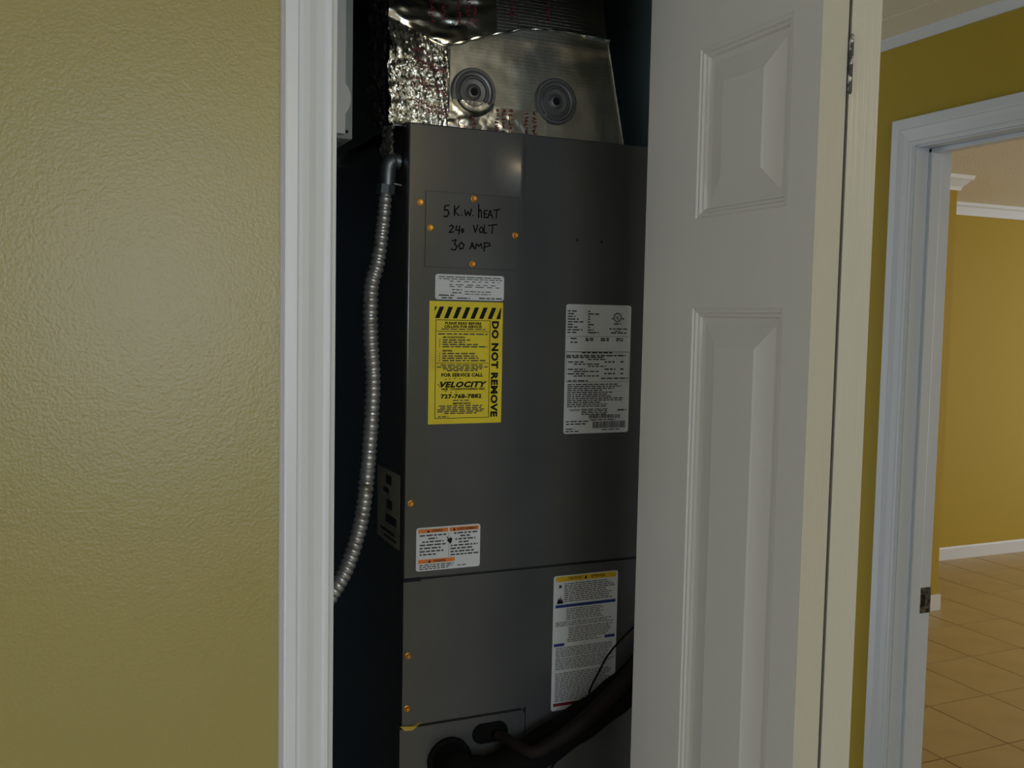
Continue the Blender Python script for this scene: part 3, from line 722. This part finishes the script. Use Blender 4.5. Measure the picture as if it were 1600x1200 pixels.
re_ = [(rightx(AZ1 + v * 0.172) + 0.0008, PY - 0.0015, AZ1 + 0.002 + v * 0.168) for v in [i / 30 for i in range(31)]]
pnp(MB().tube(re_, [0.0012 + 0.0014 * abs(noise.noise(Vector((i * 0.4, 8, 0)))) for i in range(31)], 8).build('foil_fold', 'foil', smooth=True))
def tape_upper(u, v):                                  # wrinkled tape climbing above the fold
    x = 0.430 + u * 0.180; z0 = interp(shoulder, x); z = z0 + v * 0.095
    return (x, PY - 0.003 + v * 0.012 - abs(crk2((x * 0.9, 4.0 + z * 0.5, z * 2.2), 0.012, 14)) * (1 - u * 0.7) * min(1, (1 - u) * 6), z)
tp = MB(); grid(tp, tape_upper, 44, 30); pnp(tp.build('foil_tape', 'foil', smooth=True))
def tape_hang(u, v):                                   # foil hanging down the flank of the cabinet
    z = 1.8915 - v * 0.085; wdt = 0.050 * (1 - 0.35 * v)
    y = PY - 0.004 + u * wdt
    return (0.447 - 0.012 * math.sin(math.pi * u) - abs(crk((0.3, y, z), 0.006, 55)) - 0.004, y, z - 0.012 * math.sin(9 * u) * v)
tp = MB(); grid(tp, tape_hang, 18, 34); ahp(tp.build('foil_flap', 'dullfoil'))
# round pressed caps
def cap(cx, cz):
    prof = [(0.0375, 0.000), (0.0375, 0.004), (0.0355, 0.0065), (0.0325, 0.0065), (0.0300, 0.0030), (0.0270, 0.0022), (0.0250, 0.0040), (0.0230, 0.0068), (0.0215, 0.0068), (0.0200, 0.0032),
            (0.0130, 0.0026), (0.0105, 0.0052), (0.0085, 0.0066), (0.0070, 0.0066), (0.0062, 0.0030)]
    o = pnp(MB().lathe(prof, (cx, PY - 0.001, cz), (0, -1, 0), 36).build('fastener_cap', 'cap', smooth=True))
    MB().lathe([(0.0061, 0.0028), (0.0061, 0.0036)], (cx, PY - 0.001, cz), (0, -1, 0), 12).build('pin_hole', 'black', o)
    return o
CAPTAB = [(0.0, 0.004), (0.013, 0.0042), (0.020, 0.0046), (0.0222, 0.0068), (0.027, 0.0038), (0.0305, 0.0048), (0.034, 0.0066), (0.0375, 0.003), (0.044, 0.0045)]
def cap_foil(o, cx, cz, chord, a0, a1):
    mb = MB(); n = 26; m = 8
    for i in range(n + 1):
        a = math.radians(a0 + (a1 - a0) * i / n)
        for j in range(m + 1):
            r = 0.039 * j / m
            x = cx + r * math.cos(a); z = cz + r * math.sin(a); z = min(z, cz - chord)
            rr = math.hypot(x - cx, z - cz)
            d = 0.0008 + interp(CAPTAB, rr) + abs(crk((x, 7, z), 0.0007, 60))
            mb.v.append((x, PY - 0.001 - d, z))
    for i in range(n):
        for j in range(m):
            k = i * (m + 1) + j; mb.f.append((k, k + 1, k + m + 2, k + m + 1))
    mb.build('foil_patch', 'foil', o, smooth=True)
cA = cap(0.5711, 1.9556); cap_foil(cA, 0.5711, 1.9556, 0.0150, 202, 338)
cB = cap(0.7166, 1.9561)
# red print on the foil tape, too broken to read
rp = MB()
def red_mark(x, z, dx, dz, s):
    for k in range(3):
        a = random.uniform(-0.5, 0.5); b = random.uniform(-0.5, 0.5)
        hor = random.random() < 0.5; w_, h_ = (s, s * 0.28) if hor else (s * 0.28, s)
        x_ = x + a * s; z_ = z + b * s
        uu = min(max((x_ - 0.428) / 0.103, 0), 1); vv = min(max((z_ - 1.890) / (interp(shoulder, x_) + 0.004 - 1.890), 0), 1)
        zs_ = interp(shoulder, x_)
        if z_ > zs_ + 0.006:
            y = min(tape_upper(min(max((x_ - 0.430) / 0.18 + q, 0), 1), min((z_ - zs_) / 0.095, 1))[1] for q in (0, 0.03)) - 0.001 if x_ < 0.61 else PY - 0.001
        else: y = min(tape_front(uu, vv)[1], tape_front(min(uu + .03, 1), vv)[1], tape_front(uu, min(vv + .03, 1))[1]) - 0.0012 if x_ < 0.529 else PY - 0.0062
        rp.add([(x_, y, z_), (x_ + w_, y, z_), (x_ + w_, y, z_ + h_), (x_, y, z_ + h_)], [(0, 1, 2, 3)])
for (x0, x1, z) in ((0.470, 0.522, 1.990), (0.476, 0.522, 1.982), (0.462, 0.520, 1.962), (0.470, 0.522, 1.953), (0.462, 0.524, 1.929), (0.470, 0.524, 1.920), (0.466, 0.500, 2.006)):
    x = x0
    while x < x1: red_mark(x, z + random.uniform(-.001, .001) - (x - x0) * 0.15, 0, 0, 0.0042); x += random.uniform(0.0055, 0.008)
for x in (0.546, 0.558, 0.570, 0.610, 0.622, 0.634, 0.662, 0.676):
    z = 1.898
    while z < (1.912 if x < 0.58 else 1.931): red_mark(x, z, 0, 0, 0.0045); z += 0.0065
for x, z0, z1 in ((0.500, 2.058, 2.085), (0.520, 2.062, 2.105), (0.545, 2.058, 2.095), (0.560, 2.060, 2.100), (0.572, 2.062, 2.090), (0.635, 2.082, 2.11), (0.70, 2.085, 2.12)):
    z = z0
    while z < z1: red_mark(x, z, 0, 0, 0.0045); z += 0.0065
rpo = rp.build('red_print', 'red', pn); rpo.matrix_parent_inverse = pn_inv; rpo['kind'] = 'stuff'

# ------------------------------------------------------------------ flexible conduit with its elbow
fc = empty('flexible_conduit', 'ribbed metal flexible conduit curving down beside the air handler', 'conduit')
cp = smooth_path([(0.4305, 1.460, 1.792), (0.4262, 1.460, 1.741), (0.4184, 1.460, 1.681), (0.4085, 1.460, 1.641), (0.4075, 1.458, 1.572), (0.4115, 1.456, 1.493), (0.4055, 1.452, 1.394), (0.3940, 1.445, 1.295), (0.3710, 1.430, 1.227), (0.3425, 1.410, 1.187), (0.300, 1.390, 1.150), (0.200, 1.370, 1.110)], 420)
rad = []; dist = 0
for i, p in enumerate(cp):
    if i: dist += (cp[i] - cp[i - 1]).length
    ph = (dist % 0.0098) / 0.0098
    rad.append(0.0098 + 0.0024 * max(0.0, math.sin(math.pi * min(1, ph * 1.25))) ** 0.6)
rad = [r * (0.86 + 0.18 * min(1, i / 130)) for i, r in enumerate(rad)]
MB().tube(cp, rad, 14).build('ribbed_sleeve', 'galv', fc, smooth=True)
el = smooth_path([(0.4525, 1.462, 1.838), (0.444, 1.462, 1.838), (0.4365, 1.461, 1.834), (0.4335, 1.461, 1.824), (0.4325, 1.460, 1.808), (0.4312, 1.460, 1.793)], 24)
MB().tube(el, [0.0125] * 6 + [0.0130] * 12 + [0.0125] * 6, 14).build('elbow_connector', 'zinc', fc, smooth=True)
MB().tube([(0.4313, 1.460, 1.800), (0.4302, 1.460, 1.786)], 0.0150, 8).build('clamp_nut', 'zinc', fc)
MB().tube([(0.440, 1.449, 1.802), (0.4515, 1.447, 1.800)], 0.0018, 6).build('clamp_screw', 'strike', fc)

# ------------------------------------------------------------------ electrical box high on the left closet wall
eb = empty('electrical_box', 'grey electrical box on the closet wall behind the white casing', 'electrical box')
MB().cbox(0.170, 0.3438, 1.330, 1.42, 1.841, 2.130, 0.002).build('box_body', 'boxgrey', eb, smooth=True)
lid = [(0.175, 1.846), (0.3308, 1.846)]
ac = []
for k in range(9):
    z = -0.0205 + 0.041 * k / 8; ac.append((0.3308 + math.sqrt(max(0, 0.0318 ** 2 - z * z)) - (0.0318 - 0.0075), 1.8935 + z))
lid += ac + [(0.3308, 2.126), (0.175, 2.126)]
MB().prism(lid, 'y', 1.319, 1.331).build('box_lid', 'boxlid', eb)
MB().tube([(0.300, 1.3190, 1.8935), (0.300, 1.316, 1.8935)], 0.026, 18).build('pull_disc', 'boxlid', eb)
MB().lathe([(0.0026, 0), (0.0026, 0.0012)], (0.3352, 1.3302, 1.851), (0, -1, 0), 10).build('lid_screw', 'black', eb)
MB().lathe([(0.017, 0), (0.017, 0.006), (0.013, 0.007), (0.013, 0.016)], (0.318, 1.372, 1.841), (0, 0, -1), 16).build('cable_connector', 'dullfoil', eb)

# ------------------------------------------------------------------ pipes and wires at the foot
ip = empty('insulated_pipe', 'thick black foam-insulated pipe running along the bottom right of the air handler', 'pipe')
pp = smooth_path([(0.5330, 1.418, 0.888), (0.5345, 1.400, 0.886), (0.545, 1.382, 0.880), (0.580, 1.374, 0.873), (0.627, 1.376, 0.880), (0.690, 1.382, 0.901), (0.744, 1.384, 0.925), (0.800, 1.384, 0.953), (0.847, 1.384, 0.983), (0.900, 1.384, 1.022), (0.946, 1.384, 1.062)], 60)
MB().tube(pp, [0.030 + 0.0012 * math.sin(i * 0.9) for i in range(60)], 18).build('foam_sleeve', 'foam', ip, smooth=True)
MB().lathe([(0.037, 0.000), (0.037, 0.006), (0.033, 0.008)], (0.533, AY - 0.0012, 0.888), (0, -1, 0), 22).build('collar', 'foam', ip)
cpip = smooth_path([(0.612, 1.412, 0.919), (0.622, 1.398, 0.917), (0.645, 1.346, 0.912), (0.690, 1.344, 0.926), (0.744, 1.345, 0.953), (0.800, 1.348, 0.992), (0.847, 1.354, 1.030), (0.900, 1.360, 1.080), (0.946, 1.366, 1.126)], 48)
o = MB().tube(cpip, [0.0075 + 0.006 * min(1, i / 26) for i in range(48)], 12).build('refrigerant_pipe', 'copper', smooth=True)
tag(o, 'thinner dark brown pipe leaving the oval opening above the thick black pipe', 'pipe')
w1 = smooth_path([(0.946, 1.404, 1.140), (0.880, 1.404, 1.085), (0.836, 1.404, 1.050), (0.812, 1.404, 1.026), (0.797, 1.405, 1.000), (0.787, 1.407, 0.981), (0.781, 1.407, 0.966), (0.779, 1.400, 0.960)], 40)
o = MB().tube(w1, 0.0016, 8).build('control_wire', 'foam', smooth=True)
tag(o, 'thin black wire crossing the amber-banded caution label', 'wire')
w2 = smooth_path([(0.748, 1.405, 0.905), (0.742, 1.404, 0.885), (0.730, 1.406, 0.865), (0.712, 1.410, 0.840), (0.700, 1.412, 0.78), (0.698, 1.412, 0.62)], 30)
o = MB().tube(w2, 0.0016, 8).build('control_wire', 'foam', smooth=True)
tag(o, 'thin black wire dropping below the black insulated pipe', 'wire')

# ------------------------------------------------------------------ ceiling lamp of the hall, behind the viewer
lamp = empty('ceiling_lamp', 'lit warm glass dome lamp on the hall ceiling behind the viewer', 'lamp', loc=(0, 0, 0))
LX, LY = 0.93, -1.25
MB().lathe([(0.150, 0), (0.150, 0.014), (0.135, 0.022)], (LX, LY, ZC), (0, 0, -1), 28).build('lamp_base', 'brass', lamp, smooth=True)
MB().lathe([(0.050 * math.cos(a), 0.022 + 0.070 * math.sin(a)) for a in [i * math.pi / 2 / 9 * 0.98 for i in range(10)]], (LX, LY, ZC), (0, 0, -1), 28).build('glass_dome', 'bulb', lamp, smooth=True)
